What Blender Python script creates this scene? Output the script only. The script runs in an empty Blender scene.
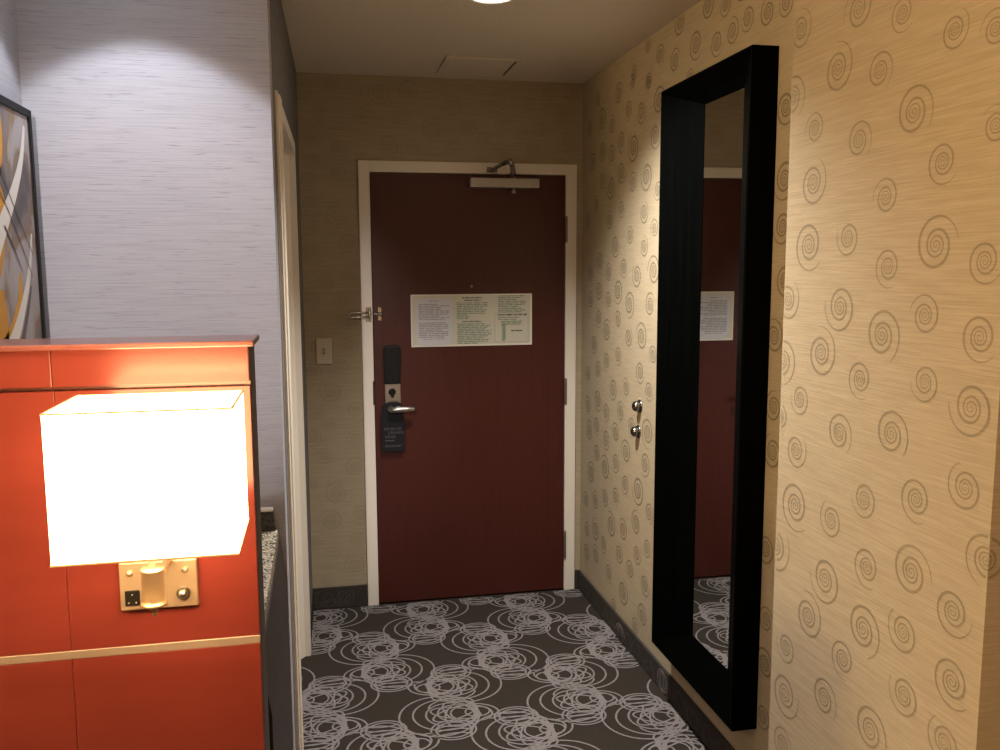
import bpy, bmesh, math, random
from mathutils import Vector, Matrix
C = bpy.context.scene
COL = C.collection
PI = math.pi
random.seed(11)
SP_NEAR='1.795 2.168 0.056 1 200|1.643 2.117 0.040 1 -40|1.488 2.044 0.040 1 60|1.384 2.021 0.038 1 180|1.866 2.056 0.061 1 100|1.710 2.018 0.046 -1 -60|1.592 1.913 0.059 -1 -35|2.033 2.184 0.051 1 90|2.060 2.029 0.059 -1 -60|1.953 1.935 0.043 1 200|1.773 1.883 0.048 -1 -50|1.369 1.853 0.038 1 150|1.500 1.804 0.046 1 -30|1.952 1.807 0.060 1 70|1.669 1.751 0.044 1 190|1.960 1.658 0.066 1 -40|1.798 1.670 0.045 -1 150|1.506 1.646 0.062 -1 10|1.650 1.604 0.046 1 -60|1.375 1.614 0.045 1 -20|2.049 1.520 0.056 1 60|1.818 1.512 0.062 -1 170|1.527 1.507 0.046 1 170|1.659 1.459 0.062 -1 -60|1.376 1.476 0.049 1 -40|1.888 1.398 0.065 1 100|1.729 1.355 0.047 1 -60|1.516 1.375 0.044 -1 180|1.387 1.343 0.059 -1 175|1.974 1.274 0.045 -1 170|1.800 1.219 0.052 -1 -50|1.612 1.252 0.057 -1 -45|1.984 1.140 0.051 1 50|2.063 1.363 0.063 -1 -80|2.068 1.212 0.048 1 -60|1.978 0.997 0.070 1 -45|1.817 1.004 0.048 -1 120|1.694 1.088 0.047 -1 180|1.523 1.133 0.051 1 -60|1.389 1.190 0.049 -1 110|2.065 0.858 0.071 1 40|1.831 0.853 0.066 -1 180|1.672 0.938 0.050 1 -60|1.526 0.978 0.062 -1 0|1.326 1.071 0.055 1 -100|1.898 0.732 0.064 1 110|1.675 0.792 0.064 -1 -70|1.541 0.842 0.051 -1 130|1.401 0.942 0.053 1 0|1.996 0.607 0.048 -1 160|1.745 0.689 0.050 1 -70|1.992 0.478 0.068 1 20|1.814 0.557 0.055 -1 -40|1.633 0.573 0.062 -1 -60|1.527 0.709 0.051 -1 150|1.392 0.804 0.055 1 -40|1.403 0.673 0.050 -1 120|1.998 0.333 0.052 -1 -20'
SP_RIGHT='3.548 2.321 0.045 -1 340|3.431 2.236 0.039 -1 230|3.284 2.203 0.046 1 40|3.105 2.212 0.054 -1 300|3.135 2.091 0.046 1 350|3.365 2.082 0.059 -1 120|3.509 2.125 0.045 1 340|3.629 2.086 0.042 1 250|3.217 1.954 0.057 -1 140|3.367 1.941 0.043 -1 330|3.504 1.999 0.045 1 0|3.638 1.950 0.055 -1 100|3.100 1.891 0.037 -1 190|3.759 2.117 0.043 -1 170|3.763 2.251 0.052 1 240|3.895 2.081 0.045 1 250|3.240 1.815 0.042 1 80|3.755 1.989 0.039 1 60|3.837 1.888 0.036 -1 80|3.633 2.209 0.038 1 130|3.383 2.336 0.031 1 270|3.214 2.296 0.030 1 260|3.128 1.750 0.037 1 220|3.393 1.732 0.036 1 140|3.570 1.697 0.047 1 10|3.234 1.684 0.039 1 100|3.460 1.605 0.041 1 340|3.307 1.575 0.048 -1 130|3.129 1.592 0.056 1 180|3.657 1.582 0.039 -1 40|3.779 1.631 0.045 1 300|3.531 1.506 0.051 -1 220|3.389 1.457 0.053 -1 260|3.161 1.462 0.046 -1 10|3.653 1.462 0.039 1 270|3.789 1.505 0.045 1 70|3.908 1.453 0.037 -1 20|3.527 1.385 0.038 1 210|3.786 1.378 0.041 1 320|3.671 1.327 0.049 -1 20|3.499 1.849 0.037 1 0|3.646 1.806 0.039 -1 60|3.911 1.581 0.037 -1 120|3.246 1.332 0.055 1 180|3.395 1.321 0.041 1 90|3.856 1.253 0.042 -1 210|3.122 1.271 0.038 1 230|3.521 1.232 0.039 -1 240|3.666 1.191 0.040 1 290|3.257 1.192 0.044 1 350|3.793 1.139 0.041 -1 320|3.945 1.102 0.038 1 270|3.581 1.079 0.048 -1 190|3.417 1.107 0.038 1 160|3.157 1.129 0.039 1 350|3.789 1.000 0.051 1 0|3.941 0.953 0.043 1 200|3.673 0.963 0.041 -1 240|3.478 0.994 0.043 -1 30|3.164 0.963 0.059 1 290|3.541 0.893 0.044 1 220|3.800 0.877 0.042 1 310|3.914 0.832 0.048 -1 30|3.668 0.838 0.045 -1 230|3.339 0.954 0.041 1 290|3.406 0.835 0.051 1 200|3.186 0.833 0.048 -1 230|3.537 0.761 0.044 -1 200|3.678 0.705 0.055 1 160|3.796 0.745 0.042 1 240|3.885 0.633 0.053 -1 10|3.413 0.696 0.043 -1 190|3.259 0.709 0.062 -1 170|3.674 0.571 0.042 -1 200|3.531 0.613 0.040 -1 270|3.811 0.518 0.043 -1 60|3.961 0.481 0.040 1 210|3.135 0.648 0.040 -1 280|3.276 0.566 0.050 -1 50|3.587 0.466 0.055 1 130|3.430 0.490 0.048 1 170|3.807 0.377 0.053 -1 70|3.941 0.337 0.040 -1 330|3.690 0.346 0.042 -1 200|3.153 0.502 0.040 -1 170|3.259 0.439 0.042 1 50|3.477 0.371 0.044 1 80|3.803 0.259 0.044 1 180|3.938 0.223 0.045 1 290|3.338 0.345 0.043 1 260|3.187 0.205 0.050 1 260|3.165 0.343 0.045 1 20|3.420 0.218 0.057 1 90|3.269 0.124 0.038 -1 0|3.607 0.237 0.042 1 320|3.534 0.111 0.037 1 350|2.926 2.440 0.047 -1 20|2.789 2.337 0.048 1 330|2.631 2.302 0.040 1 340|2.704 2.433 0.044 1 140|2.430 2.323 0.037 -1 180|2.575 2.403 0.036 -1 150|2.313 2.307 0.041 -1 20|3.103 2.375 0.039 -1 270|2.963 2.322 0.041 -1 0|3.210 2.312 0.033 1 70|3.373 2.368 0.031 -1 320|3.225 2.436 0.029 1 150|2.832 2.237 0.030 -1 330|2.199 2.031 0.047 1 30|2.193 1.841 0.053 -1 210|2.195 1.713 0.046 -1 160|2.172 1.570 0.046 1 30|2.220 1.411 0.047 1 140|2.209 1.214 0.042 -1 70|2.206 1.086 0.048 -1 100|2.225 0.799 0.044 -1 170|2.211 0.588 0.038 -1 0|2.208 0.455 0.048 1 250|2.209 0.294 0.039 -1 170|3.945 2.244 0.036 -1 170|3.964 1.827 0.037 1 30|3.829 2.349 0.035 1 200'
SP_END='0.030 0.880 0.038 -1 30|0.139 0.814 0.043 -1 20|-0.001 0.735 0.043 -1 30|0.135 0.680 0.057 -1 300|0.049 0.560 0.058 -1 50|0.018 0.427 0.058 1 200|0.158 0.454 0.053 -1 200|0.133 0.331 0.044 -1 220|0.020 0.266 0.044 1 240|0.128 0.204 0.054 1 230|-0.007 0.126 0.039 1 120|-0.069 0.605 0.038 1 270|0.035 1.044 0.061 -1 80|0.146 0.947 0.052 -1 240|0.079 1.164 0.046 -1 110|-0.028 0.934 0.033 -1 230'

# ------------------------------------------------------------------ sizes (metres)
XR = 1.239            # right hall wall
XB = 1.179            # wall bump nearer the bedroom
YB0, YB1 = 1.32, 2.068
DW = 4.056            # face of the wall with the entry door
HC = 2.465            # ceiling
YG = 2.32             # grey alcove wall
XA = -.684            # left wall of the alcove
def xl(y): return -.0769 + .019*(y - 4.05)      # left hall wall

# ------------------------------------------------------------------ materials
def new_mat(name):
    m = bpy.data.materials.new(name); m.use_nodes = True
    nt = m.node_tree
    return m, nt, nt.nodes['Principled BSDF']
def setb(b, **k):
    for a, v in k.items():
        b.inputs[a.replace('_', ' ')].default_value = v
def rgb(r, g, b): return (r, g, b, 1)
def simple(name, col, rough=.5, metal=0, spec=.5, coat=0):
    m, nt, b = new_mat(name)
    setb(b, Base_Color=rgb(*col), Roughness=rough, Metallic=metal)
    b.inputs['Specular IOR Level'].default_value = spec
    if coat: b.inputs['Coat Weight'].default_value = coat; b.inputs['Coat Roughness'].default_value = .12
    return m
def streak(name, c1, c2, scale, rough=.6, bump=.1, detail=4, lo=.35, hi=.65, spec=.3, coat=0, coords='Object', rot=(0,0,0), bdist=.002):
    """two colours mixed by stretched noise, with a matching bump"""
    m, nt, b = new_mat(name)
    tc = nt.nodes.new('ShaderNodeTexCoord'); mp = nt.nodes.new('ShaderNodeMapping')
    mp.inputs['Scale'].default_value = scale; mp.inputs['Rotation'].default_value = rot
    nt.links.new(tc.outputs[coords], mp.inputs['Vector'])
    n = nt.nodes.new('ShaderNodeTexNoise'); n.inputs['Scale'].default_value = 1; n.inputs['Detail'].default_value = detail
    nt.links.new(mp.outputs[0], n.inputs['Vector'])
    r = nt.nodes.new('ShaderNodeValToRGB'); r.color_ramp.elements[0].position = lo; r.color_ramp.elements[1].position = hi
    r.color_ramp.elements[0].color = rgb(*c1); r.color_ramp.elements[1].color = rgb(*c2)
    nt.links.new(n.outputs[0], r.inputs[0]); nt.links.new(r.outputs[0], b.inputs['Base Color'])
    if bump:
        bp = nt.nodes.new('ShaderNodeBump'); bp.inputs['Strength'].default_value = bump; bp.inputs['Distance'].default_value = bdist
        nt.links.new(n.outputs[0], bp.inputs['Height']); nt.links.new(bp.outputs[0], b.inputs['Normal'])
    setb(b, Roughness=rough); b.inputs['Specular IOR Level'].default_value = spec
    if coat: b.inputs['Coat Weight'].default_value = coat; b.inputs['Coat Roughness'].default_value = .15
    return m
def emit(name, col, s):
    m, nt, b = new_mat(name)
    setb(b, Base_Color=rgb(.8,.8,.8), Emission_Color=rgb(*col), Emission_Strength=s)
    return m

PAPER1, PAPER2 = (.355,.30,.212), (.425,.365,.268)
M = {}
M['paper'] = streak('wallpaper_cream', PAPER1, PAPER2, (9,9,420), .75, .25, 5, spec=.2)
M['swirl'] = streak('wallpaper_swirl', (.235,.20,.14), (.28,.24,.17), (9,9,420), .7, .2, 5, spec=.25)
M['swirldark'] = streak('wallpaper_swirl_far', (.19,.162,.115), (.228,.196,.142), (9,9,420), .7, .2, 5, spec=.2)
M['swirldim'] = streak('wallpaper_swirl_dimmed', (.305,.26,.185), (.36,.31,.225), (9,9,420), .7, .2, 5, spec=.25)  # weaker print contrast stands in for the dim light on the end wall
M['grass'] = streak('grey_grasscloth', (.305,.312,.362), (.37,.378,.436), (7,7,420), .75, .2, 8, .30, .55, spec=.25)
def dashes(m, col, scale, lo, hi):
    """sparse dark threads in the weave"""
    nt = m.node_tree; b = nt.nodes['Principled BSDF']; src = b.inputs['Base Color'].links[0].from_socket
    tc = nt.nodes.new('ShaderNodeTexCoord'); mp = nt.nodes.new('ShaderNodeMapping'); mp.inputs['Scale'].default_value = scale; mp.inputs['Location'].default_value = (3.1,1.7,.4)
    n = nt.nodes.new('ShaderNodeTexNoise'); n.inputs['Scale'].default_value = 1; n.inputs['Detail'].default_value = 2
    r = nt.nodes.new('ShaderNodeMapRange'); r.inputs[1].default_value = lo; r.inputs[2].default_value = hi; r.clamp = True
    mx = nt.nodes.new('ShaderNodeMix'); mx.data_type = 'RGBA'; mx.inputs[7].default_value = rgb(*col)
    nt.links.new(tc.outputs['Object'], mp.inputs[0]); nt.links.new(mp.outputs[0], n.inputs['Vector']); nt.links.new(n.outputs[0], r.inputs[0])
    nt.links.new(r.outputs[0], mx.inputs[0]); nt.links.new(src, mx.inputs[6]); nt.links.new(mx.outputs[2], b.inputs['Base Color'])
dashes(M['grass'], (.205,.21,.245), (16,16,330), .62, .76)
M['grassshaded'] = streak('shaded_grasscloth', (.13,.125,.13), (.19,.185,.19), (9,9,260), .8, .25, 7, .26, .60, spec=.1)  # grey grasscloth with the left hall wall's shade put into its colour
M['ceil'] = streak('ceiling_paint', (.64,.58,.49), (.70,.635,.54), (160,160,160), .9, .3, 3, spec=.1)
M['plain'] = simple('bedroom_paint', (.50,.41,.29), .8, spec=.2)
M['carpet'] = streak('carpet_brown', (.029,.024,.0205), (.046,.039,.034), (330,330,330), .95, .5, 2, spec=.05, bdist=.004)
M['loop'] = streak('carpet_loops', (.185,.17,.18), (.25,.232,.244), (330,330,330), .95, .5, 2, spec=.05, bdist=.004)
M['base'] = streak('carpet_base', (.042,.037,.035), (.062,.055,.052), (330,330,330), .95, .5, 2, spec=.05, bdist=.004)
M['baseloop'] = streak('carpet_base_loops', (.062,.056,.057), (.08,.073,.075), (330,330,330), .95, .5, 2, spec=.05)
M['door'] = streak('mahogany_door', (.058,.0118,.0085), (.068,.014,.0105), (110,110,4), .42, .05, 6, spec=.4)
M['frame'] = simple('painted_door_frame', (.80,.76,.70), .45)
M['steel'] = simple('brushed_steel', (.55,.54,.52), .32, 1)
M['chrome'] = simple('polished_chrome', (.60,.59,.57), .2, 1)
M['nickel'] = simple('satin_nickel', (.26,.26,.26), .25, 1)
M['alu'] = simple('silver_paint', (.42,.40,.39), .4, .6)
M['white_enamel'] = simple('jamb_enamel', (.82,.78,.73), .4)
M['darkmetal'] = simple('dark_bronze', (.10,.085,.075), .4, .7)
M['hinge'] = simple('dull_hinge_metal', (.22,.19,.165), .45, .6)
M['black'] = simple('black_plastic', (.005,.0065,.007), .5, spec=.25)
M['blackwood'] = streak('black_mirror_frame', (.0007,.0009,.0009), (.0011,.0013,.0013), (60,60,4), .45, .03, 4, spec=.012)
M['tag'] = simple('charcoal_card', (.011,.0125,.017), .6, spec=.25)
M['tagtext'] = simple('pale_grey_print', (.10,.095,.095), .6)
M['sheet'] = simple('laminated_cream_paper', (.60,.60,.53), .3)
M['sheetedge'] = simple('clear_laminate_edge', (.80,.79,.74), .25)
M['whitepaper'] = simple('white_paper', (.60,.62,.70), .4)
M['greenprint'] = simple('green_print', (.20,.30,.24), .5)
M['darkprint'] = simple('dark_green_print', (.07,.115,.09), .5)
M['greyprint'] = simple('grey_print', (.31,.31,.36), .5)
M['ivory'] = simple('ivory_plastic', (.56,.50,.41), .4)
M['ivorydark'] = simple('switch_slot', (.10,.085,.06), .5)
M['mirror'] = simple('mirror_glass', (.86,.88,.86), .015, 1)
M['brass'] = simple('brushed_brass', (.44,.345,.25), .42, .75)
M['wood'] = streak('red_veneer', (.104,.0165,.0125), (.124,.0205,.0155), (4,22,22), .28, .02, 5, spec=.4, coat=.15)
M['woodcap'] = streak('dark_red_veneer', (.105,.034,.031), (.14,.045,.041), (5,60,60), .30, .03, 6, spec=.5, coat=.4)
M['woodside'] = simple('dark_edge_band', (.05,.042,.042), .5)
M['metalstrip'] = simple('brushed_inlay', (.27,.215,.185), .5, .5)
M['shade'] = emit('lit_lamp_shade', (1,.62,.28), 25.0)
M['bulb'] = emit('lit_bulb', (1,.75,.45), 20)
M['shadetrim'] = simple('cream_shade_trim', (.75,.66,.40), .7)
M['brasscup'] = simple('brushed_brass_cup', (.46,.33,.20), .38, .85)
M['outlet'] = simple('outlet_black', (.007,.0065,.006), .5, spec=.15)
M['slot'] = simple('outlet_contact', (.30,.27,.22), .4, .5)
M['lens'] = emit('lit_downlight_lens', (1,.90,.76), 22)
M['whitetrim'] = simple('white_trim', (.7,.68,.64), .5)
M['cabinet'] = streak('espresso_laminate', (.026,.021,.022), (.036,.029,.030), (60,60,4), .5, .03, 4)
M['artblack'] = simple('art_frame_black', (.004,.004,.0045), .5, spec=.2)
def granite():
    m, nt, b = new_mat('speckled_granite')
    tc = nt.nodes.new('ShaderNodeTexCoord')
    v = nt.nodes.new('ShaderNodeTexVoronoi'); v.inputs['Scale'].default_value = 230
    nt.links.new(tc.outputs['Object'], v.inputs['Vector'])
    r = nt.nodes.new('ShaderNodeValToRGB'); r.color_ramp.interpolation = 'CONSTANT'
    e = r.color_ramp.elements; e[0].color = rgb(.05,.045,.04); e[1].position = .35; e[1].color = rgb(.32,.28,.21)
    n = e.new(.7); n.color = rgb(.5,.46,.38)
    s = nt.nodes.new('ShaderNodeSeparateColor'); nt.links.new(v.outputs['Color'], s.inputs[0])
    nt.links.new(s.outputs[0], r.inputs[0]); nt.links.new(r.outputs[0], b.inputs['Base Color'])
    setb(b, Roughness=.2)
    return m
M['granite'] = granite()
M['shadedgranite'] = streak('shaded_granite', (.03,.03,.028), (.075,.07,.06), (120,120,120), .25, 0, 3)  # granite darkened in colour for the shade on the backsplash

# ------------------------------------------------------------------ mesh helpers
class MB:
    def __init__(self): self.bm = bmesh.new()
    def box(self, x0, x1, y0, y1, z0, z1, bev=0, seg=2, mi=0):
        r = bmesh.ops.create_cube(self.bm, size=1, matrix=Matrix.Translation(((x0+x1)/2,(y0+y1)/2,(z0+z1)/2)) @ Matrix.Diagonal((abs(x1-x0),abs(y1-y0),abs(z1-z0),1)))
        vs = r['verts']
        fs = set(f for v in vs for f in v.link_faces)
        for f in fs: f.material_index = mi
        if bev:
            es = set(e for v in vs for e in v.link_edges)
            bmesh.ops.bevel(self.bm, geom=list(es), offset=bev, segments=seg, profile=.6, affect='EDGES', clamp_overlap=True, material=mi)
        return self
    def prism(self, pts, axis, a, b, mi=0, bev=0):
        """polygon pts (2D) extruded along axis 'x','y' or 'z' from a to b"""
        def P(p, t):
            return {'x':(t,p[0],p[1]), 'y':(p[0],t,p[1]), 'z':(p[0],p[1],t)}[axis]
        v0 = [self.bm.verts.new(P(p,a)) for p in pts]; v1 = [self.bm.verts.new(P(p,b)) for p in pts]
        n = len(pts); fs = [self.bm.faces.new(v0[::-1]), self.bm.faces.new(v1)]
        for i in range(n): fs.append(self.bm.faces.new((v0[i], v0[(i+1)%n], v1[(i+1)%n], v1[i])))
        for f in fs: f.material_index = mi
        if bev:
            es = set(e for f in fs[:2] for e in f.edges)
            bmesh.ops.bevel(self.bm, geom=list(es), offset=bev, segments=2, profile=.6, affect='EDGES', material=mi)
        return self
    def lathe(self, prof, origin, axis, seg=32, mi=0):
        """profile [(radius, height)] turned about axis (unit vector) at origin"""
        ax = Vector(axis).normalized(); u = ax.orthogonal().normalized(); w = ax.cross(u); o = Vector(origin)
        rings = []
        for r, h in prof:
            if r < 1e-6: rings.append([self.bm.verts.new(o+ax*h)])
            else: rings.append([self.bm.verts.new(o+ax*h+(u*math.cos(2*PI*i/seg)+w*math.sin(2*PI*i/seg))*r) for i in range(seg)])
        for A, B in zip(rings, rings[1:]):
            for i in range(seg):
                j = (i+1) % seg
                if len(A) == 1 and len(B) == 1: continue
                if len(A) == 1: f = self.bm.faces.new((A[0],B[i],B[j]))
                elif len(B) == 1: f = self.bm.faces.new((A[i],A[j],B[0]))
                else: f = self.bm.faces.new((A[i],A[j],B[j],B[i]))
                f.smooth = True; f.material_index = mi
        return self
    def tube(self, pts, r, seg=12, mi=0, closed=False):
        pts = [Vector(p) for p in pts]; n = len(pts); rings = []
        d0 = (pts[1]-pts[0]).normalized(); u = d0.orthogonal().normalized()
        for i, p in enumerate(pts):
            a = pts[max(i-1,0)]; b = pts[min(i+1,n-1)]
            if closed: a = pts[i-1]; b = pts[(i+1)%n]
            t = (b-a).normalized(); u = (u - t*u.dot(t)).normalized(); w = t.cross(u)
            rr = r[i] if isinstance(r,(list,tuple)) else r
            rings.append([self.bm.verts.new(p+(u*math.cos(2*PI*k/seg)+w*math.sin(2*PI*k/seg))*rr) for k in range(seg)])
        for i in range(n if closed else n-1):
            A, B = rings[i], rings[(i+1)%n]
            for k in range(seg):
                f = self.bm.faces.new((A[k],A[(k+1)%seg],B[(k+1)%seg],B[k])); f.smooth = True; f.material_index = mi
        if not closed:
            self.bm.faces.new(rings[0][::-1]).material_index = mi; self.bm.faces.new(rings[-1]).material_index = mi
        return self
    def ribbon(self, pts, wid, P, mi=1, ok=None):
        """flat stroke along 2D pts; P maps 2D to 3D; ok filters points"""
        n = len(pts); prev = None
        for i in range(n):
            ax, ay = pts[max(i-1,0)]; bx, by = pts[min(i+1,n-1)]
            dx, dy = bx-ax, by-ay; l = math.hypot(dx,dy) or 1
            nx, ny = -dy/l, dx/l; w = (wid[i] if isinstance(wid,list) else wid)/2
            p, q = (pts[i][0]+nx*w, pts[i][1]+ny*w), (pts[i][0]-nx*w, pts[i][1]-ny*w)
            if ok and not (ok(*p) and ok(*q)): prev = None; continue
            cur = (self.bm.verts.new(P(*p)), self.bm.verts.new(P(*q)))
            if prev:
                f = self.bm.faces.new((prev[0],prev[1],cur[1],cur[0])); f.material_index = mi
            prev = cur
        return self
    def rect(self, x0, x1, z0, z1, y, mi=0):
        f = self.bm.faces.new([self.bm.verts.new(p) for p in ((x0,y,z0),(x1,y,z0),(x1,y,z1),(x0,y,z1))]); f.material_index = mi
        return self
    def build(self, name, mats, parent=None, recalc=True, label=None):
        if recalc: bmesh.ops.recalc_face_normals(self.bm, faces=self.bm.faces[:])
        me = bpy.data.meshes.new(name); self.bm.to_mesh(me); self.bm.free()
        for m in (mats if isinstance(mats,(list,tuple)) else [mats]): me.materials.append(M[m])
        o = bpy.data.objects.new(name, me); COL.objects.link(o)
        if parent:
            o.parent = parent; o.matrix_parent_inverse = Matrix.Translation(-parent.location)
        if label: o['label'] = label
        return o
def thing(name, label, cat, loc, group=None):
    o = bpy.data.objects.new(name, None); COL.objects.link(o); o.location = loc; o.empty_display_size = .05
    o['label'] = label; o['category'] = cat
    if group: o['group'] = group
    return o
def struct(o): o['kind'] = 'structure'; return o

# ------------------------------------------------------------------ swirls of the wallpaper
def spiral(R, s, ph):
    """logarithm-like swirl, tight core, one wide outer turn that ends in a tail at image angle ph"""
    N = 96; turns = 4.1; pts = []; wid = []
    for i in range(N+1):
        u = i/N; th = math.radians(ph) - s*2*PI*turns*(1-u)
        q = max(0, (u-.64)/.36); r = R*(.02 + .39*min(1, u/.64)**1.1 + .59*q**1.12)
        pts.append((r*math.cos(th), r*math.sin(th)))
        w = R*(.036 + .068*min(1,u**2*1.6))
        if u > .90: w *= max(.25, 1-((u-.90)/.10)**1.3*.75)
        wid.append(w)
    return pts, wid
def parse(t): return [tuple(float(v) for v in a.split()) for a in t.split('|')]
def fill(lst, a0, a1, z0, z1, dist=.125, avoid=None, tries=6000):
    rnd = random.Random(5)
    out = list(lst)
    for _ in range(tries):
        a, z = rnd.uniform(a0,a1), rnd.uniform(z0,z1); R = rnd.uniform(.038,.058)
        if avoid and avoid(a,z): continue
        if all(math.hypot(a-q[0], z-q[1]) > (R+q[2])*1.12 for q in out):
            out.append((a,z,R,rnd.choice((-1,1)),rnd.uniform(0,360)))
    return out
def swirls(mb, lst, P, ok, sgn, fat=1):
    """sgn turns image-right into the wall coordinate"""
    for a, z, R, s, ph in lst:
        pts, wid = spiral(R, s, ph)
        mb.ribbon([(a+sgn*x, z+y) for x, y in pts], [w*fat for w in wid], P, 1, ok)

# ------------------------------------------------------------------ the room
E_ = .0005
# floor with its scribbled carpet
fl = MB(); fl.box(-2.6, 3.0, -2.6, 4.2, -.06, 0)
def ell(cx, cy, rx, ry, a0, a1, rot=0, n=40):
    o = []
    for i in range(n+1):
        t = math.radians(a0+(a1-a0)*i/n); x, y = rx*math.cos(t), ry*math.sin(t); c, s = math.cos(rot), math.sin(rot)
        o.append((cx+x*c-y*s, cy+x*s+y*c))
    return o
LOBE = []           # lobe drawn in units of its own radius, wide arcs on the right, small curl on the left
for k, (cx, r) in enumerate(((.16,.84),(.03,.68),(-.09,.53),(-.20,.39))):
    LOBE.append(ell(cx, .02+.03*(k%2), r, r*(.98-.03*k), .5, 359.5, .1*k))
for k, q in enumerate((.46,.36)): LOBE.append(ell(-.05, -.60, q, q*.82, .5, 359.5))
for dy in (-.14,.02,.16): LOBE.append(ell(-.05, -.70+dy, .38-abs(dy)*.3, .11, 20, 160, 0, 16))
for k in range(4):
    a = k*PI/4+.35; LOBE.append(ell(-.26+.07*math.cos(2*k), .05+.07*math.sin(3*k), .54, .22+.05*(k%3), 1, 359, a))
LOBE.append([(-.15,.30),(-.45,.40),(-.75,.36),(-1.0,.20),(-1.10,-.02),(-1.05,-.20),(-.93,-.29),(-.80,-.26)])
LOBE.append(ell(-.66, .05, .26, .20, 1, 359)); LOBE.append(ell(-.52, .0, .44, .33, 1, 359, .25))
LOBE.append(ell(-.15, .42, .50, .30, 10, 200, -.2))
def smooth(p, n=4):
    o = []
    for i in range(len(p)-1):
        p0, p1, p2, p3 = p[max(i-1,0)], p[i], p[i+1], p[min(i+2,len(p)-1)]
        for k in range(n):
            t = k/n
            o.append(tuple(.5*((2*p1[j])+(-p0[j]+p2[j])*t+(2*p0[j]-5*p1[j]+4*p2[j]-p3[j])*t*t+(-p0[j]+3*p1[j]-3*p2[j]+p3[j])*t**3) for j in (0,1)))
    return o+[p[-1]]
LOBE = [smooth(p) if len(p) < 12 else p for p in LOBE]
def okf(x, y):
    if y < -.6 or y > DW-.013: return False
    if y > YB1: return xl(y)-.10 < x < XR-.009
    if y > YB0: return -.08 < x < XB-.009
    return -1.2 < x < 2.2
lift = [0]
def motif(mb, cx, cy, mir, P, ok, mi, sc=.172, wd=.0072):
    for lobe in (0, 1):
        ox, oy = (.036, -.115) if lobe == 0 else (-.036, .115)
        for p in LOBE:
            q = []
            for x, y in p:
                x, y = x*sc, y*sc*1.0
                if lobe: x, y = -x, -y
                x += ox; y += oy
                if mir: x = -x
                q.append((cx+x, cy+y))
            lift[0] = (lift[0]+1) % 67
            z = .0005+.00003*lift[0]
            mb.ribbon(q, wd, lambda a, b: P(a, b, z), mi, ok)
for j in range(-2, 6):
    for i in range(-3, 6):
        motif(fl, .20+.475*i, 3.45-.78*j, 0, lambda a, b, z: (a,b,z), okf, 1)
        motif(fl, -.035+.475*i, 3.06-.78*j, 1, lambda a, b, z: (a,b,z), okf, 1)
struct(fl.build('floor', ['carpet','loop'], recalc=False))

struct(MB().box(-2.6, 3.0, -2.6, 4.2, HC, HC+.08).build('ceiling', 'ceil'))

# entry wall around the door
FX0, FX1, FZ = .2322, 1.1542, 2.04       # clear opening
w = MB()
w.box(-.22, FX0-.03, DW, DW+.14, 0, HC); w.box(FX1+.03, XR+.1, DW, DW+.14, 0, HC); w.box(FX0-.03, FX1+.03, DW, DW+.14, FZ+.03, HC)
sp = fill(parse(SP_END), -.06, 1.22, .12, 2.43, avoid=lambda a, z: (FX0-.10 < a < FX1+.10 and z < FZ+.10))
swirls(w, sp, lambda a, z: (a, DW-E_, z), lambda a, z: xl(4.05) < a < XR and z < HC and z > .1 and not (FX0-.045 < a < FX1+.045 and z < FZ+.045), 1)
struct(w.build('wall_end', ['paper','swirldim'], recalc=False))

# right hall wall
w = MB(); w.box(XR, XR+.12, YB1-.05, DW, 0, HC)
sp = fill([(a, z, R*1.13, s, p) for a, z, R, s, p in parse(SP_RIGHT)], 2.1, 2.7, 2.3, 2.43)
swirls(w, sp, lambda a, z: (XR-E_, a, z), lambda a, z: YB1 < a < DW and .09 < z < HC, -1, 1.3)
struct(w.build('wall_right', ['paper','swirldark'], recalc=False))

# bump of the right wall and its return into the bedroom
w = MB(); w.box(XB, XR+.12, YB0, YB1, 0, HC); w.box(XR+.12, 3.0, YB0, YB0+.12, 0, HC)
near = fill(parse(SP_NEAR), 1.36, 2.06, .12, 2.43, avoid=lambda a, z: .24 < z < 2.30)
near = near + [q for q in fill([], .2, 1.20, .12, 2.43)]
def Pn(a, z): return (XB-E_, a, z) if a > YB0 else (XB+(YB0-a), YB0-E_, z)
swirls(w, near, Pn, lambda a, z: .25 < a < YB1-.003 and .09 < z < HC, -1)
struct(w.build('wall_near_right', ['paper','swirl'], recalc=False))

# left hall wall with the bathroom opening
BY0, BY1, BZ = 2.66, 3.55, 2.045
def lpoly(y0, y1, z0, z1, mb, t0=-.13, t1=0):
    mb.prism([(xl(y0)+t0, y0), (xl(y0)+t1, y0), (xl(y1)+t1, y1), (xl(y1)+t0, y1)], 'z', z0, z1)
w = MB()
lpoly(YG+.12, BY0-.02, 0, HC, w); lpoly(BY1+.02, DW, 0, HC, w); lpoly(BY0-.02, BY1+.02, BZ+.02, HC, w)
struct(w.build('wall_left', 'grassshaded'))
# grey alcove
struct(MB().box(XA-.12, xl(YG+.06), YG, YG+.12, 0, HC).build('wall_alcove', 'grass'))
struct(MB().box(XA-.12, XA, 1.42, YG, 0, HC).build('wall_alcove_left', 'grass'))
# the rest of the bedroom, behind the camera
struct(MB().box(-2.6, XA-.12, 1.42, 1.54, 0, HC).build('wall_bedroom_far', 'grass'))
struct(MB().box(-2.72, -2.6, -2.6, 1.54, 0, HC).build('wall_bedroom_left', 'plain'))
struct(MB().box(3.0, 3.12, -2.6, YB0+.12, 0, HC).build('wall_bedroom_right', 'plain'))
struct(MB().box(-2.72, 3.12, -2.72, -2.6, 0, HC).build('wall_bedroom_back', 'plain'))

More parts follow.
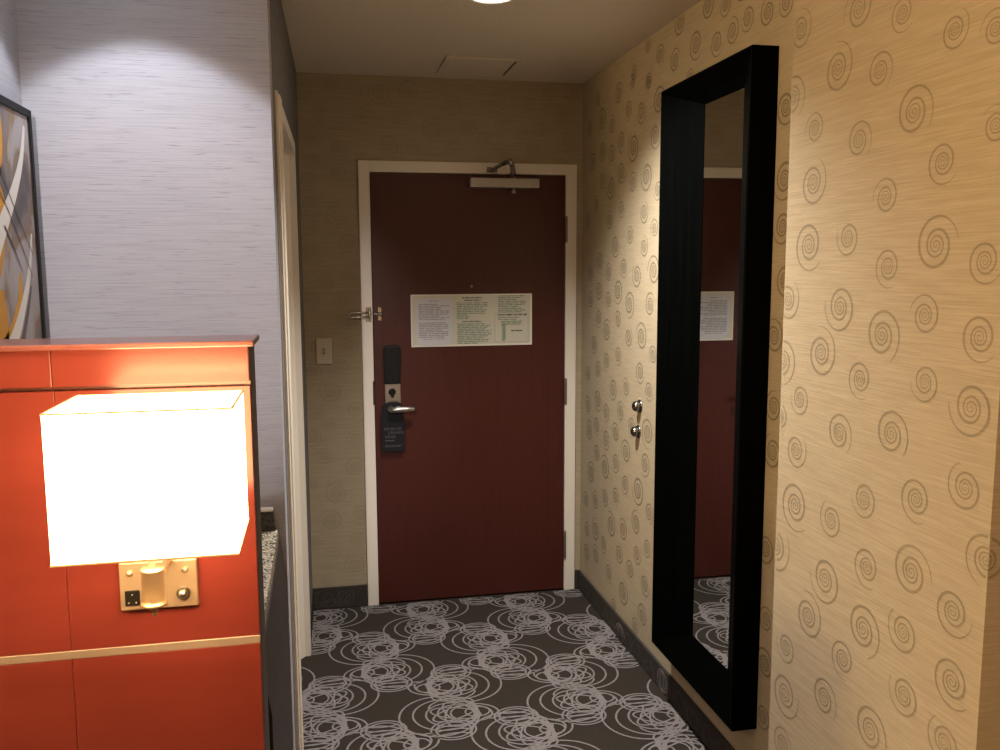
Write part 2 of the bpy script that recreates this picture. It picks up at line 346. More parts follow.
# carpet baseboards
ZB = .098
def basestrip(name, mb, P, a0, a1):
    rnd = random.Random(len(name))
    a = a0+.05
    while a < a1:
        for k in range(5):
            q = ell(a+rnd.uniform(-.03,.03), rnd.uniform(.02,.07), rnd.uniform(.02,.07), rnd.uniform(.015,.05), rnd.uniform(0,90), rnd.uniform(200,400), rnd.uniform(0,3), 24)
            lift[0] = (lift[0]+1) % 67; g = .00001*lift[0]; mb.ribbon(q, .006, lambda u, z: P(u, z, g), 1, lambda u, z: a0+.003 < u < a1-.003 and .002 < z < ZB-.01)
        a += .11
    return struct(mb.build(name, ['base','baseloop','loop'], recalc=False))
m = MB(); m.box(XR-.010, XR, YB1, DW, 0, ZB, .003, 1)
for k, (rx, ry) in enumerate(((.046,.042),(.030,.037),(.014,.033))):
    m.ribbon(ell(2.945, .047, rx, ry, 1, 359), .0042, lambda a, z: (XR-.0112-.00002*k, a, z), 2)
    m.ribbon(ell(3.42, .030, rx*1.2, ry, 1, 179), .0042, lambda a, z: (XR-.0112-.00002*k, a, max(.003,z)), 2)
basestrip('baseboard_right', m, lambda a, z, g: (XR-.0103-g, a, z), YB1, DW-.01)
m = MB(); m.box(XB-.010, XB, YB0-.01, YB1, 0, ZB, .003, 1); m.box(XB, 3.0, YB0-.010, YB0, 0, ZB, .003, 1)
basestrip('baseboard_near_right', m, lambda a, z, g: (XB-.0103-g, a, z), YB0, YB1)
m = MB(); m.box(xl(4.05), FX0-.052, DW-.010, DW, 0, ZB+.008, .003, 1); m.box(FX1+.056, XR-.01, DW-.010, DW, 0, ZB, .003, 1)
basestrip('baseboard_end', m, lambda a, z, g: (a, DW-.0103-g, z+.004), xl(4.05), FX0-.055)
m = MB(); m.prism([(xl(BY1+.06)+.002,BY1+.06),(xl(DW)+.002,DW-.01),(xl(DW),DW-.01),(xl(BY1+.06),BY1+.06)], 'z', 0, ZB)
m.prism([(xl(YG)+.010,YG),(xl(2.52)+.010,2.52),(xl(2.52),2.52),(xl(YG),YG)], 'z', 0, ZB)
struct(m.build('baseboard_left', 'base'))

# ------------------------------------------------------------------ entry door frame (setting)
YF = 4.044
tr = MB()
fw = .051
tr.box(FX0-fw, FX0, YF, DW+.10, 0, FZ+fw, .002, 1)
tr.box(FX1, FX1+fw+.003, YF, DW+.10, 0, FZ+fw, .002, 1)
tr.box(FX0-.001, FX1+.001, YF+.0003, DW+.10, FZ, FZ+fw, .002, 1)
trim = struct(tr.build('trim_1', 'frame'))
MB().box(FX0-.006, FX0+.0015, YF-.003, YF+.02, .973, 1.086, .002, 1).build('strike_plate', 'darkmetal', trim, label='dark metal strike plate')

# entry door
YD = 4.050
door = struct(MB().box(FX0+.003, FX1-.003, YD, YD+.045, .008, FZ-.003, .0015, 1).build('door_1', 'door'))
for z0, z1 in ((1.728,1.846),(.950,1.070),(.172,.306)):
    h = MB().lathe([(0,z0-.004),(.004,z0-.003),(.0062,z0),(.0062,z0+(z1-z0)*.32),(.0056,z0+(z1-z0)*.33),(.0062,z0+(z1-z0)*.34),(.0062,z0+(z1-z0)*.66),(.0056,z0+(z1-z0)*.67),(.0062,z0+(z1-z0)*.68),(.0062,z1),(.004,z1+.003),(0,z1+.004)], (FX1+.001,YF-.004,0), (0,0,1), 14)
    h.box(FX1-.003, FX1+.004, YF-.004, YF+.006, z0, z1, .001, 1)
    h.build('hinge', 'hinge', door, label='dull brown metal hinge knuckle')
MB().lathe([(.0075,-.001),(.0075,.003),(.006,.004),(.0055,.003),(0,.0025)], (.697,YD,1.522), (0,-1,0), 20).build('peephole', 'nickel', door, label='small round metal peephole')
# lock
MB().prism([(.281,1.073),(.352,1.073),(.354,1.150),(.356,1.175),(.356,1.240),(.348,1.250),(.318,1.254),(.287,1.250),(.278,1.240),(.278,1.175),(.281,1.150)], 'y', YD-.034, YD, bev=.006).build('lock_cover', 'black', door, label='black plastic electronic lock cover')
lp = MB().box(.281, .354, YD-.016, YD, .93, 1.0735, .003, 2).build('lock_plate', 'steel', door, label='brushed steel lock plate')
tn = MB(); tn.lathe([(.017,0),(.017,.004),(.014,.006),(0,.006)], (.314,YD-.016,1.034), (0,-1,0), 24)
tn.prism([(.308,1.012),(.320,1.012),(.322,1.034),(.320,1.052),(.308,1.052),(.306,1.034)], 'y', YD-.040, YD-.021, bev=.002)
tn.build('thumb_turn', 'black', lp, label='black oval thumb turn')
lv = MB()
lv.lathe([(.026,0),(.026,.006),(.020,.010),(.011,.012),(.011,.052)], (.306,YD-.016,.955), (0,-1,0), 28)
lv.tube([(.300,YD-.060,.955),(.312,YD-.066,.956),(.335,YD-.068,.957),(.375,YD-.066,.957),(.408,YD-.062,.957),(.4135,YD-.060,.957)], [.0105,.0135,.0145,.0140,.0135,.010], 14)
lv.build('lever_handle', 'steel', lp, label='brushed steel lever handle')
# closer
cb = MB().box(.686, 1.013, YD-.060, YD, 1.974, 2.017, .004, 2)
cb.lathe([(0,-.026),(.009,-.024),(.012,-.017),(.012,-.012),(.007,-.010),(.007,.002)], (.894,YD-.032,1.974), (0,0,1), 18)
cb.lathe([(.011,-.002),(.011,.012),(.008,.020),(0,.020)], (.892,YD-.032,2.017), (0,0,1), 18)
cbo = cb.build('closer_body', 'alu', door, label='silver rectangular door closer body')
ar = MB()
ar.tube([(.892,YD-.032,2.032),(.870,3.92,2.040),(.815,3.70,2.046),(.795,3.64,2.046)], [.012,.013,.012,.011], 10)
ar.lathe([(0,-.014),(.010,-.012),(.012,0),(.010,.012),(0,.014)], (.794,3.635,2.046), (0,0,1), 16)
ar.tube([(.794,3.635,2.052),(.795,3.80,2.056),(.795,4.02,2.058)], [.010,.009,.009], 10)
ar.build('closer_arm', 'nickel', cbo, label='folding metal closer arm')
ft = MB(); ft.box(.772, .822, YF-.004, YF, 2.046, 2.070, .001, 1); ft.box(.786, .806, YF-.026, YF-.003, 2.050, 2.066, .003, 2)
ft.build('closer_shoe', 'nickel', trim, label='metal shoe of the closer arm')

# ------------------------------------------------------------------ bathroom door frame and door on the left
t = MB()
def lbox(y0, y1, t0, t1, z0, z1): t.prism([(xl(y0)+t0,y0),(xl(y0)+t1,y0),(xl(y1)+t1,y1),(xl(y1)+t0,y1)], 'z', z0, z1)
lbox(BY0-.14, BY0-.085, 0, .006, 0, BZ+.045); lbox(BY0-.085, BY0, -.13, .010, 0, BZ+.045)
lbox(BY1, BY1+.05, -.13, .004, 0, BZ+.045); t.prism([(xl(BY1)-.13,BY1),(xl(BY1)-.13,BY1-.045),(xl(BY1)-.052,BY1-.045),(xl(BY1)-.020,BY1-.003),(xl(BY1)-.020,BY1)], 'z', 0, BZ)
lbox(BY0, BY1, -.13, .006, BZ, BZ+.045); lbox(BY0, BY0+.016, -.13, -.045, 0, BZ); lbox(BY0, BY1, -.13, -.045, BZ-.016, BZ)
struct(t.build('trim_2', 'frame'))
d2 = MB(); d2.prism([(xl(BY0)-.12,BY0+.018),(xl(BY0)-.08,BY0+.018),(xl(BY1)-.08,BY1-.018),(xl(BY1)-.12,BY1-.018)], 'z', .01, BZ-.018)
struct(d2.build('door_2', 'door'))

# ------------------------------------------------------------------ notice sheet on the door
NS = thing('notice_sheet', 'wide laminated sheet of green print and a white panel on the red door', 'notice', (.70,YD,1.24))
SX0, SX1, SZ0, SZ1 = .409, .989, 1.2395, 1.4845
def sp2(px, py): return SX0+(px-410.5)/121*(SX1-SX0), SZ1-(py-294.3)/51.9*(SZ1-SZ0)
s = MB(); s.box(SX0, SX1, YD-.0022, YD-.0002, SZ0, SZ1, .0006, 1)
s.build('laminate', 'sheetedge', NS, label='clear laminated border')
s = MB(); s.rect(SX0+.006, SX1-.009, SZ0+.009, SZ1-.005, YD-.0026); s.build('paper', 'sheet', NS)
def rrect(mb, x0, x1, z0, z1, r, y):
    vs = []
    for cx, cz, a in ((x1-r,z1-r,0),(x0+r,z1-r,90),(x0+r,z0+r,180),(x1-r,z0+r,270)):
        for k in range(9):
            t_ = math.radians(a+k*90/8); vs.append(mb.bm.verts.new((cx+r*math.cos(t_), y, cz+r*math.sin(t_))))
    mb.bm.faces.new(vs[::-1])
x0, z1 = sp2(415.6,297.8); x1, z0 = sp2(451,345)
s = MB(); rrect(s, x0, x1, z0, z1, .036, YD-.003); wp = s.build('white_panel', 'whitepaper', NS, label='white rounded panel at the left end of the sheet')
rt = random.Random(8)
def line(mb, px0, px1, py, h, y, dense=.8):
    """a line of print too small to read: word-long bars"""
    x0, z = sp2(px0, py); x1, _ = sp2(px1, py); x = x0
    while x < x1-.003:
        wl = min(rt.uniform(.010,.045), x1-x); k = rt.uniform(.85,1.0)
        mb.rect(x, x+wl, z-h*k/2, z+h*k/2, y); x += wl+rt.uniform(.0025,.0055)
def block(mb, px0, px1, py0, py1, y, n, h=.0045, jag=.25, last=.6):
    for i in range(n):
        py = py0+(py1-py0)*i/(n-1 or 1); e = px1-(px1-px0)*jag*rt.random()**2
        if i == n-1: e = px0+(px1-px0)*last
        line(mb, px0, e, py, h, y)
s = MB(); y = YD-.0034
line(s, 428.5, 438, 300.7, .004, y); block(s, 418, 448.5, 304, 319, y, 10, .0045, .35, .85); block(s, 418, 448.5, 322.5, 336.5, y, 9, .0045, .3, .85); line(s, 422, 444, 338.5, .003, y)
s.build('grey_text', 'greyprint', wp, label='lines of small grey print')
s = MB(); y = YD-.003
block(s, 455.5, 487, 303, 313.5, y, 7, .0047, .18, .9); block(s, 455.5, 468, 315, 318.5, y, 3, .0047, .3, .9)
block(s, 456, 490.5, 324, 343.3, y, 12, .0048, .25, .6)
block(s, 497, 525, 296.5, 312.6, y, 10, .0048, .4, .85)
block(s, 496.5, 520, 318, 320, y, 2, .0045, .2, .8); block(s, 500, 522, 322, 325, y, 3, .0045, .2, .9)
for i in range(16): line(s, 500.5+rt.uniform(0,.6), 504.6, 325.5+i*1.05, .0042, y)
for a, b in (((493.5,314.3),(527.5,314.6)),((493.5,342.6),(527.5,342.9))):
    x0, z1 = sp2(*a); x1, z0 = sp2(*b); s.rect(x0, x1, min(z0,z1)-.0006, min(z0,z1)+.0008, y)
for q in (493.5, 527.5):
    x0, z1 = sp2(q,314.4); _, z0 = sp2(q,342.8); s.rect(x0-.0007, x0+.0007, z0, z1, y)
s.build('green_text', 'greenprint', NS, label='blocks of small green print')
for a, b, py, h in ((461,481,298,.0055),(463,479.5,300.4,.0055),(461,480,321.6,.0048),(496.5,525,315.5,.0055),(510,522.5,331.6,.006)):
    s = MB(); line(s, a, b, py, h, y)
    if a == 496.5:
        for px in (508.3, 525): x0, z0 = sp2(px,315.5); s.rect(x0-.004, x0+.004, z0-.004, z0+.004, y-.0002)
    s.build('heading_text', 'darkprint', NS, label='dark green heading')

# ------------------------------------------------------------------ door hanger on the lever
TG = thing('door_hanger', 'charcoal do-not-disturb card with pale lettering hanging from the steel lever', 'door hanger', (.314,YD-.03,.753))
tg = MB()
outer = [(.262,.757),(.266,.753),(.3635,.753),(.3675,.757),(.366,.86),(.361,.97),(.352,.983),(.335,.990),(.30,.990),(.275,.983),(.264,.968),(.261,.86)]
v0 = [tg.bm.verts.new((a,YD-.0400+(.987-b)*.055,b)) for a, b in outer]
hole = [(.306+.0165*math.cos(2*PI*k/24), .959+.0165*math.sin(2*PI*k/24)) for k in range(24)]
v1 = [tg.bm.verts.new((a,YD-.0400+(.987-b)*.055,b)) for a, b in hole]
es = [tg.bm.edges.new((v0[i], v0[(i+1)%len(v0)])) for i in range(len(v0))]+[tg.bm.edges.new((v1[i], v1[(i+1)%24])) for i in range(24)]
bmesh.ops.triangle_fill(tg.bm, edges=es, use_beauty=True)
r = bmesh.ops.solidify(tg.bm, geom=tg.bm.faces[:], thickness=.0012)
tg.build('card', 'tag', TG)
def text(body, x, z, size, name, mat, parent, yf, sx=1):
    cu = bpy.data.curves.new(name, 'FONT'); cu.body = body; cu.size = size; cu.extrude = .0002; cu.resolution_u = 2
    tmp = bpy.data.objects.new('tmp_text', cu); COL.objects.link(tmp)
    bpy.context.view_layer.update()
    me = bpy.data.meshes.new_from_object(tmp.evaluated_get(bpy.context.evaluated_depsgraph_get()))
    bpy.data.objects.remove(tmp)
    for v in me.vertices:
        a, b = v.co.x*sx, v.co.y; v.co = (x+a, yf(z+b)-v.co.z, z+b)
    me.materials.clear(); me.materials.append(M[mat]); me.name = name
    o = bpy.data.objects.new(name, me); COL.objects.link(o); o.parent = parent; o.matrix_parent_inverse = Matrix.Translation(-parent.location)
    return o
yt = lambda z: YD-.0418+(.987-z)*.055
for body, x, z, sz in (('RÊVER DE', .272, .856, .0175), ('GRANDS', .290, .838, .0175), ('RÊVES', .277, .818, .0175)):
    text(body, x, z, sz, 'lettering', 'tagtext', TG, yt, 1.05)['label'] = 'pale lettering on the charcoal card'
s = MB()
for a, b, z, h in ((.277,.320,.806,.0022),(.276,.352,.783,.0011),(.276,.352,.777,.0011)):
    x = a
    while x < b: wl = min(rt.uniform(.006,.016), b-x); s.bm.faces.new([s.bm.verts.new(p) for p in ((x,yt(z),z-h),(x+wl,yt(z),z-h),(x+wl,yt(z),z+h),(x,yt(z),z+h))]); x += wl+.002
s.build('small_print', 'tagtext', TG, label='thin lines of fine print at the card bottom')

# ------------------------------------------------------------------ swing bar guard on the frame, keeper on the door
SB = thing('swing_bar_guard', 'chrome swing bar door guard on the white frame at eye height', 'door guard', (.214,YF,1.395))
g = MB(); g.box(.202, .226, YF-.004, YF, 1.362, 1.430, .002, 1)
for zz in (1.371,1.421): g.lathe([(.0055,0),(.0055,.003),(.003,.0045),(0,.0045)], (.214,YF-.004,zz), (0,-1,0), 14)
g.build('mount_plate', 'chrome', SB)
g = MB(); g.lathe([(0,-.022),(.006,-.021),(.007,-.018),(.007,.018),(.006,.021),(0,.022)], (.218,YF-.012,1.396), (0,0,1), 16)
g.build('hinge_barrel', 'chrome', SB)
g = MB()
loop = [(.212,YF-.016,1.406),(.170,YF-.021,1.4065),(.136,YF-.025,1.4065),(.128,YF-.026,1.403),(.1255,YF-.026,1.3955),(.128,YF-.026,1.388),(.136,YF-.025,1.3845),(.170,YF-.021,1.3845),(.212,YF-.016,1.386)]
g.tube(smooth3(loop) if False else loop, .0042, 10); g.build('swing_bar', 'chrome', SB)
KP = MB(); KP.box(.256, .274, YD-.004, YD, 1.366, 1.428, .003, 2)
KP.lathe([(.006,0),(.005,.010),(.005,.020),(.009,.026),(.010,.032),(.008,.038),(0,.041)], (.264,YD-.004,1.398), (0,-1,0), 16)
KP.tube([(.238,YF-.014,1.398),(.262,YD-.026,1.398)], .0045, 10)
KP.build('guard_keeper', 'chrome', door, label='chrome ball keeper of the swing bar')

# ------------------------------------------------------------------ light switch
LS = thing('light_switch', 'ivory toggle light switch on the patterned wall left of the red door', 'light switch', (.008,DW,1.23))
MB().box(-.026, .0425, DW-.007, DW, 1.171, 1.290, .003, 2).build('wall_plate', 'ivory', LS)
q = MB(); q.box(.0035, .0135, DW-.0078, DW-.006, 1.218, 1.243); q.build('switch_slot', 'ivorydark', LS)
q = MB(); q.prism([(DW-.007,1.229),(DW-.019,1.222),(DW-.021,1.227),(DW-.007,1.239)], 'x', .0055, .0115); q.build('toggle', 'ivory', LS)
for zz in (1.196,1.265):
    MB().lathe([(.003,0),(.003,.001),(0,.0015)], (.0085,DW-.007,zz), (0,-1,0), 12).build('screw', 'ivory', LS)

# ------------------------------------------------------------------ wall knobs right
def knob(y, z, label):
    K = thing('wall_peg', label, 'peg', (XR,y,z), 'metal pegs on the right wall')
    MB().lathe([(.0265,0),(.0265,.003),(.0245,.006),(.018,.007)], (XR,y,z), (-1,0,0), 28).build('base_flange', 'nickel', K)
    MB().lathe([(.016,.005),(.0205,.010),(.0215,.016),(.020,.023),(.0155,.029),(.008,.0325),(0,.0335)], (XR,y,z), (-1,0,0), 28).build('ball', 'nickel', K)
knob(3.250, 1.055, 'upper of two round nickel pegs on the swirl wall beside the mirror')
knob(3.262, .950, 'lower of two round nickel pegs on the swirl wall beside the mirror')

# ------------------------------------------------------------------ wall mirror
MY0, MY1, MZ0, MZ1, MX = 2.243, 2.883, .236, 2.200, 1.157
GY0, GY1, GZ0, GZ1 = 2.400, 2.668, .347, 2.121
WM = thing('wall_mirror', 'tall narrow mirror in a deep black splayed frame on the swirl wall', 'mirror', (XR,(MY0+MY1)/2,MZ0))
f = MB()
def ring(b0, b1):
    """loop of 4 corners for (inset rectangle, x)"""
    (y0,y1,z0,z1), x = b0, b1
    return [f.bm.verts.new(p) for p in ((x,y0,z0),(x,y1,z0),(x,y1,z1),(x,y0,z1))]
def ins(d): return (MY0+d, MY1-d, MZ0+d, MZ1-d)
def mix(k):
    """rectangle k of the way down the splayed face, from the rim to the glass"""
    a, g = ins(.010), (GY0,GY1,GZ0,GZ1); return tuple(p+(q-p)*k for p, q in zip(a, g))
def dep(k): return MX+.001+(XR-.021-MX)*k
xs = [ring(ins(0), XR-.001), ring(ins(0), MX+.002), ring(ins(.002), MX), ring(ins(.008), MX), ring(mix(0), dep(0)), ring(mix(.50), dep(.50)), ring(mix(.515), dep(.50)+.004), ring(mix(.53), dep(.53)), ring(mix(1), dep(1)), ring(mix(1), XR-.010)]
for A, B in zip(xs, xs[1:]):
    for i in range(4): f.bm.faces.new((A[i],A[(i+1)%4],B[(i+1)%4],B[i]))
f.build('mirror_frame', 'blackwood', WM, label='deep black wooden frame')
MB().box(XR-.0185, XR-.012, GY0-.004, GY1+.004, GZ0-.004, GZ1+.004).build('mirror_glass', 'mirror', WM, label='clear mirror glass')

# ------------------------------------------------------------------ ceiling vent and downlight
VT = thing('ceiling_vent', 'square painted vent plate on the ceiling in front of the red door', 'vent', (.685,3.79,HC))
v = MB()
for a in ((.53,.845,3.635,3.650),(.53,.845,3.930,3.945),(.53,.545,3.650,3.930),(.830,.845,3.650,3.930)): v.box(a[0],a[1],a[2],a[3],HC-.009,HC,.002,1)
v.build('vent_frame', 'ceil', VT)
MB().box(.5462, .8215, 3.6512, 3.9205, HC-.008, HC-.003, .002, 1).build('vent_panel', 'ceil', VT)
MB().box(.544, .831, 3.649, 3.931, HC-.002, HC-.0003).build('vent_gap_shade', 'artblack', VT, label='black sheet painting the shade in the gap around the vent panel')  # black sheet stands in for the shade inside the gap
LX, LY = .56, 2.83
DL = thing('ceiling_downlight', 'lit round downlight in the hall ceiling', 'ceiling light', (LX,LY,HC))
MB().lathe([(.080,0),(.080,-.004),(.074,-.007),(.064,-.005),(.062,-.001)], (LX,LY,HC), (0,0,1), 40).build('trim_ring', 'whitetrim', DL)
MB().lathe([(0,-.004),(.04,-.0035),(.063,-.001)], (LX,LY,HC), (0,0,1), 40).build('lens', 'lens', DL, label='glowing white lens')

# ------------------------------------------------------------------ headboard partition
HB = thing('headboard', 'tall glossy red wood headboard panel with a metal inlay strip', 'headboard', (-.6,1.35,0))
HX0, HX1 = -1.45, -.1035
MB().box(HX0+.002, HX1, 1.312, 1.40, 0, 1.4955, .001, 1).build('core_panel', 'woodside', HB, label='dark edge side of the headboard')
MB().box(HX0, HX1+.008, 1.282, 1.404, 1.4955, 1.504, .002, 2).build('cap', 'woodcap', HB, label='dark red wooden cap rail')
segs = [(HX0+.002, -.9975), (-.9968, -.3681), (-.3675, HX1-.0005)]
for a, b in segs:
    MB().box(a, b, 1.294, 1.3125, 1.4438, 1.4955, .0015, 2).build('upper_band', 'wood', HB)
    MB().box(a, b, 1.299, 1.3125, 1.0583, 1.4375, .0008, 1).build('middle_panel', 'wood', HB)
    MB().box(a, b, 1.299, 1.3125, .10, 1.0457, .0008, 1).build('lower_panel', 'wood', HB)
MB().box(HX0+.002, HX1-.0005, 1.2985, 1.3125, 1.0458, 1.0582, .0008, 1).build('inlay_strip', 'metalstrip', HB, label='brushed metal inlay strip')
MB().box(HX0+.002, HX1-.0007, 1.3095, 1.3125, 1.4370, 1.4442).build('groove_shade_strip', 'woodcap', HB)  # the groove's shade is put into a darker veneer strip
MB().box(HX0+.01, HX1-.005, 1.306, 1.3125, 0, .10).build('kick_plate', 'woodside', HB)

# ------------------------------------------------------------------ bedside wall lamp
WL = thing('wall_lamp', 'lit box shade reading lamp with a brass plate on the red headboard', 'wall lamp', (-.242,1.299,1.15))
MB().box(-.2955, -.1885, 1.289, 1.2988, 1.1155, 1.1865, .0015, 1).build('backplate', 'brass', WL, label='brushed brass backplate')
for x in (-.2805,-.2045):
    MB().lathe([(.0045,0),(.0045,.002),(.003,.0045),(0,.005)], (x,1.289,1.1715), (0,-1,0), 14).build('screw', 'brass', WL)
q = MB().box(-.2885, -.2685, 1.2865, 1.2895, 1.123, 1.146, .001, 1); so_ = q.build('socket_outlet', 'outlet', WL, label='black square outlet')
for a, b in ((-.2835,1.128),(-.2735,1.128),(-.2785,1.140)):
    MB().lathe([(.0012,0),(.0012,.0006),(0,.0007)], (a,1.2865,b), (0,-1,0), 10).build('contact', 'slot', so_)
kb = MB().lathe([(.0095,0),(.0095,.004),(.0085,.005),(.007,.003)], (-.2085,1.289,1.137), (0,-1,0), 24).build('switch_ring', 'darkmetal', WL, label='dark round switch ring')
MB().lathe([(.0065,.001),(.0065,.009),(.004,.012),(0,.0125)], (-.2085,1.289,1.137), (0,-1,0), 20).build('switch_button', 'chrome', kb, label='bright round switch button')
CX, CY = -.2265, 1.17
b = MB(); b.lathe([(0,1.150),(.0025,1.151),(.0035,1.154),(.0022,1.157),(.0045,1.159),(.006,1.162),(.013,1.165),(.0165,1.167),(.0165,1.170),(.0150,1.171),(.0142,1.175),(.0142,1.213),(.0152,1.214),(.0152,1.2165),(.005,1.2175),(0,1.2175)], (CX,CY,0), (0,0,1), 32)
b.build('socket_cup', 'brasscup', WL, label='brass cylinder cup with a small finial')
MB().lathe([(.0048,1.216),(.0048,1.285),(.013,1.288),(.013,1.315),(0,1.316)], (CX,CY,0), (0,0,1), 20).build('stem', 'brass', WL, label='slim brass stem')
MB().tube([(CX,CY+.010,1.19),(CX,1.295,1.19)], .006, 12).build('arm', 'brass', WL, label='short brass arm to the backplate')
SX_0, SX_1, SY_0, SY_1, SZ_0, SZ_1 = -.3125, -.1055, 1.05, 1.20, 1.2665, 1.4435
sh = MB(); t_ = .002
sh.box(SX_0, SX_1, SY_0, SY_0+t_, SZ_0, SZ_1); sh.box(SX_0, SX_1, SY_1-t_, SY_1, SZ_0, SZ_1)
sh.box(SX_0, SX_0+t_, SY_0+t_, SY_1-t_, SZ_0, SZ_1); sh.box(SX_1-t_, SX_1, SY_0+t_, SY_1-t_, SZ_0, SZ_1)
so = sh.build('shade', 'shade', WL, label='glowing white rectangular lamp shade')
e = .0012
for nm, z0, z1 in (('shade_rim', SZ_1-.0012, SZ_1+.0008), ('shade_rim', SZ_0-.0008, SZ_0+.0012)):
    k = MB()
    k.box(SX_0-e, SX_1+e, SY_0-e, SY_0+t_, z0, z1); k.box(SX_0-e, SX_1+e, SY_1-t_, SY_1+e, z0, z1)
    k.box(SX_0-e, SX_0+t_, SY_0+t_, SY_1-t_, z0, z1); k.box(SX_1-t_, SX_1+e, SY_0+t_, SY_1-t_, z0, z1)
    k.build(nm, 'shadetrim', so, label='thin cream edge of the shade')
MB().lathe([(0,1.312),(.010,1.314),(.013,1.322),(.022,1.345),(.027,1.362),(.025,1.380),(.015,1.393),(0,1.398)], (CX,CY-.02,0), (0,0,1), 24).build('bulb', 'bulb', WL, label='glowing bulb inside the shade')
k = MB(); k.tube([(SX_0+.001,CY-.02,1.300),(SX_1-.001,CY-.02,1.300)], .0015, 8); k.tube([(CX,SY_0+.001,1.300),(CX,SY_1-.001,1.300)], .0015, 8)
k.build('shade_spider', 'nickel', WL)

# ------------------------------------------------------------------ counter in the alcove
BC = thing('bar_counter', 'dark counter with speckled granite top against the grey wall behind the headboard', 'counter', (-.40,1.9,0))
MB().box(XA+.001, -.128, 1.55, YG-.001, .887, .921, .003, 2).build('granite_top', 'granite', BC, label='speckled granite top')
MB().prism([(XA+.002,.921),(-.1345,.921),(-.1395,.974),(XA+.002,.974)], 'y', YG-.026, YG-.001).build('backsplash', 'shadedgranite', BC, label='granite backsplash with shade in its colour')
MB().box(XA+.002, -.1385, YG-.027, YG-.001, .974, .9805, .001, 1).build('backsplash_lit_edge', 'whitetrim', BC, label='pale strip painted as the lit top of the backsplash')  # pale strip drawn in for the light on the backsplash's top face
MB().prism([(XA+.01,0),(-.1135,0),(-.1105,.78),(-.1255,.886),(XA+.01,.886)], 'y', 1.58, YG-.002).build('cabinet_body', 'cabinet', BC, label='dark espresso cabinet side')

# ------------------------------------------------------------------ picture in the alcove
PW = thing('wall_picture', 'abstract yellow white and grey painting in a slim black frame', 'picture', (XA,1.86,1.2))
PY0, PY1, PZ0, PZ1 = 1.45, 2.268, 1.13, 1.960
k = MB()
for a in ((PY0-.018,PY0,PZ0-.018,PZ1+.018),(PY1,PY1+.018,PZ0-.018,PZ1+.018),(PY0,PY1,PZ1,PZ1+.018),(PY0,PY1,PZ0-.018,PZ0)): k.box(XA+.001, -.655, a[0], a[1], a[2], a[3], .0015, 1)
k.build('picture_frame', 'artblack', PW)
PX = -.660
def art():
    m, nt, b = new_mat('abstract_paint')
    tc = nt.nodes.new('ShaderNodeTexCoord'); mp = nt.nodes.new('ShaderNodeMapping'); mp.inputs['Scale'].default_value = (4,5.5,4.0); mp.inputs['Location'].default_value = (0,.3,.9)
    nt.links.new(tc.outputs['Object'], mp.inputs['Vector'])
    n = nt.nodes.new('ShaderNodeTexNoise'); n.inputs['Scale'].default_value = 1.3; n.inputs['Detail'].default_value = 5; n.inputs['Distortion'].default_value = .6
    nt.links.new(mp.outputs[0], n.inputs['Vector'])
    r = nt.nodes.new('ShaderNodeValToRGB'); e = r.color_ramp.elements
    e[0].position = .30; e[0].color = rgb(.10,.09,.095); e[1].position = .62; e[1].color = rgb(.42,.41,.44)
    for p, c in ((.40,(.22,.19,.19)),(.46,(.25,.165,.10)),(.52,(.38,.36,.37))): q = e.new(p); q.color = rgb(*c)
    nt.links.new(n.outputs[0], r.inputs[0]); nt.links.new(r.outputs[0], b.inputs['Base Color']); setb(b, Roughness=.5)
    return m
M['art'] = art(); M['yellow'] = streak('yellow_paint', (.62,.30,.02), (.72,.40,.04), (8,8,8), .5, 0); M['artwhite'] = simple('white_paint', (.80,.80,.78), .5)
M['artline'] = simple('dark_paint_line', (.05,.04,.04), .5); M['artmauve'] = simple('plum_grey_paint', (.12,.10,.11), .5)
k = MB(); k.box(XA+.003, PX, PY0, PY1, PZ0, PZ1); k.build('canvas', 'art', PW, label='canvas painted in greys and browns')
def stroke(name, mat, pts, wid, lv):
    q = MB(); p = smooth(pts, 8); n = len(p)
    ws = [wid[0]+(wid[1]-wid[0])*i/(n-1) for i in range(n)]
    q.ribbon(p, ws, lambda a, z: (PX+.0004*lv, a, z), 0, lambda a, z: PY0 < a < PY1 and PZ0 < z < PZ1)
    return q.build(name, mat, PW)
stroke('yellow_stroke', 'yellow', [(2.04,1.965),(2.058,1.92),(2.05,1.86),(2.01,1.78)], (.055,.07), 1)
stroke('yellow_stroke', 'yellow', [(2.03,1.80),(2.055,1.745),(2.03,1.68),(1.98,1.62)], (.02,.10), 1)
stroke('yellow_stroke', 'yellow', [(2.142,1.60),(2.13,1.53),(2.08,1.46),(2.0,1.40)], (.006,.10), 1)
stroke('yellow_stroke', 'yellow', [(2.00,1.56),(2.01,1.50),(1.99,1.42)], (.05,.09), 1)
stroke('white_stroke', 'artwhite', [(2.238,1.935),(2.205,1.86),(2.15,1.79),(2.07,1.715),(1.96,1.62),(1.80,1.54)], (.012,.07), 2)
stroke('white_stroke', 'artwhite', [(2.240,1.69),(2.205,1.60),(2.14,1.515),(2.06,1.445),(1.93,1.38)], (.010,.055), 2)
stroke('plum_stroke', 'artmauve', [(2.215,1.57),(2.17,1.50),(2.12,1.44),(2.05,1.39)], (.006,.03), 3)
stroke('plum_stroke', 'artmauve', [(2.06,1.82),(2.10,1.76),(2.12,1.74)], (.05,.02), 1)
stroke('dark_line', 'artline', [(2.03,1.785),(2.09,1.735),(2.16,1.665),(2.225,1.59)], (.004,.003), 4)
stroke('dark_line', 'artline', [(2.05,1.83),(2.12,1.755),(2.19,1.69),(2.24,1.64)], (.003,.003), 4)
stroke('dark_line', 'artline', [(2.06,1.70),(2.11,1.655),(2.16,1.60)], (.008,.002), 4)

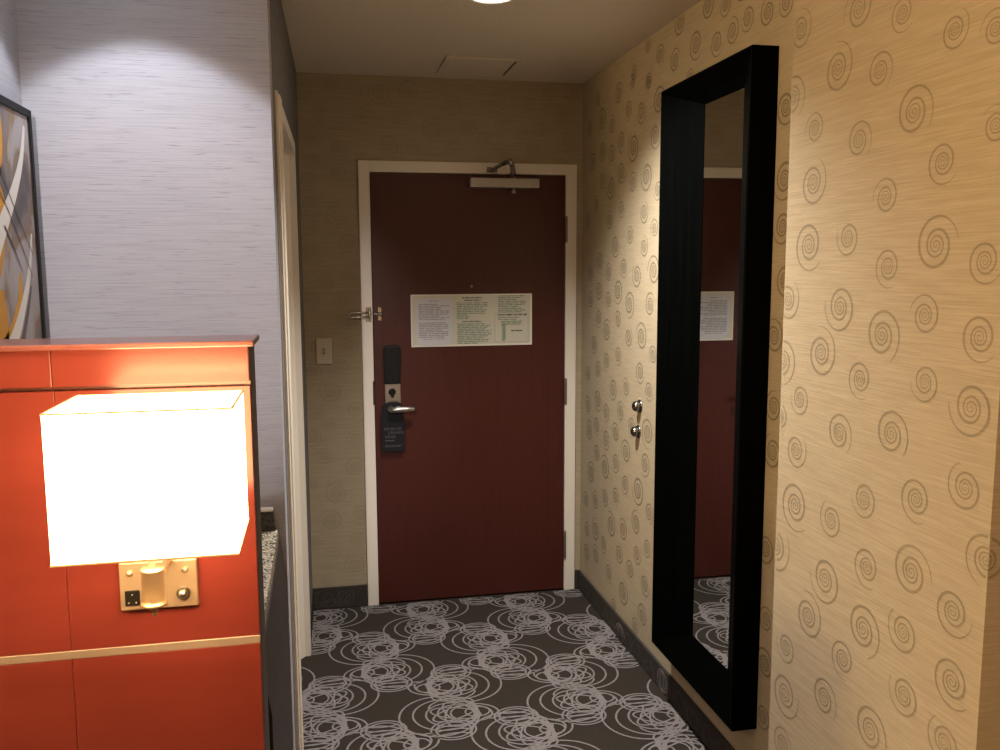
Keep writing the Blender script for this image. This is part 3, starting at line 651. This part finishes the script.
# ------------------------------------------------------------------ light
def light(name, kind, loc, energy, col, **k):
    L = bpy.data.lights.new(name, kind); L.energy = energy; L.color = col
    for a, v in k.items(): setattr(L, a, v)
    o = bpy.data.objects.new(name, L); COL.objects.link(o); o.location = loc
    return o
hd = light('hall_downlight', 'SPOT', (LX,LY,HC-.02), 240, (1,.93,.82), spot_size=math.radians(122), spot_blend=1.0, shadow_soft_size=.025)
hd.rotation_euler = Vector((.20,-.10,-1)).to_track_quat('-Z','Y').to_euler()
light('alcove_spot', 'SPOT', (-.41,YG-.30,HC-.02), 16, (.97,.96,1), spot_size=math.radians(92), spot_blend=.13, shadow_soft_size=.02)
light('alcove_cool_fill', 'SPOT', (-.41,YG-.34,HC-.03), 2.6, (.62,.84,1), spot_size=math.radians(172), spot_blend=.5, shadow_soft_size=.06)  # added fill without a fixture, softens the upper alcove with cool light
pl = light('alcove_warm_fill', 'SPOT', (-.55,-.3,HC-.03), 215, (1,.89,.83), spot_size=math.radians(27), spot_blend=.7, shadow_soft_size=.03)  # added unseen spot that brightens the lower grey wall
pl.rotation_euler = Vector((.12,2.62,-.88)).to_track_quat('-Z','Y').to_euler()
light('bedside_bulb', 'POINT', (CX,CY-.03,1.36), 12, (1,.64,.30), shadow_soft_size=.025)
light('near_wall_fill', 'POINT', (-1.6,.3,2.28), 210, (1,.67,.32), shadow_soft_size=.12)  # added unseen light, placed to brighten the near swirl wall
light('return_wall_fill', 'POINT', (2.3,-1.2,1.6), 22, (1,.70,.50), shadow_soft_size=.12)  # added unseen light for the wall return and bedroom ambience

wd = bpy.data.worlds.new('dim_room'); C.world = wd; wd.use_nodes = True
wd.node_tree.nodes['Background'].inputs[0].default_value = (.5,.5,.5,1); wd.node_tree.nodes['Background'].inputs[1].default_value = .02

# ------------------------------------------------------------------ camera
cam = bpy.data.cameras.new('camera'); co = bpy.data.objects.new('camera', cam); COL.objects.link(co)
r_, u_, f_ = Vector((0.97943,-0.201735,-0.004431)), Vector((0.028937,0.118689,0.99251)), Vector((0.199698,0.972222,-0.122085))
co.matrix_world = Matrix(((r_.x,u_.x,-f_.x,0),(r_.y,u_.y,-f_.y,0),(r_.z,u_.z,-f_.z,1.60509),(0,0,0,1)))
cam.sensor_width = 36; cam.lens = 36*.86867; cam.clip_start = .02
C.camera = co
C.view_settings.view_transform = 'Standard'; C.view_settings.look = 'None'; C.view_settings.gamma = 1; C.view_settings.use_curve_mapping = False
C.view_settings.exposure = 0
C.cycles.use_denoising = True; C.cycles.max_bounces = 10; C.cycles.diffuse_bounces = 6; C.cycles.sample_clamp_indirect = 6
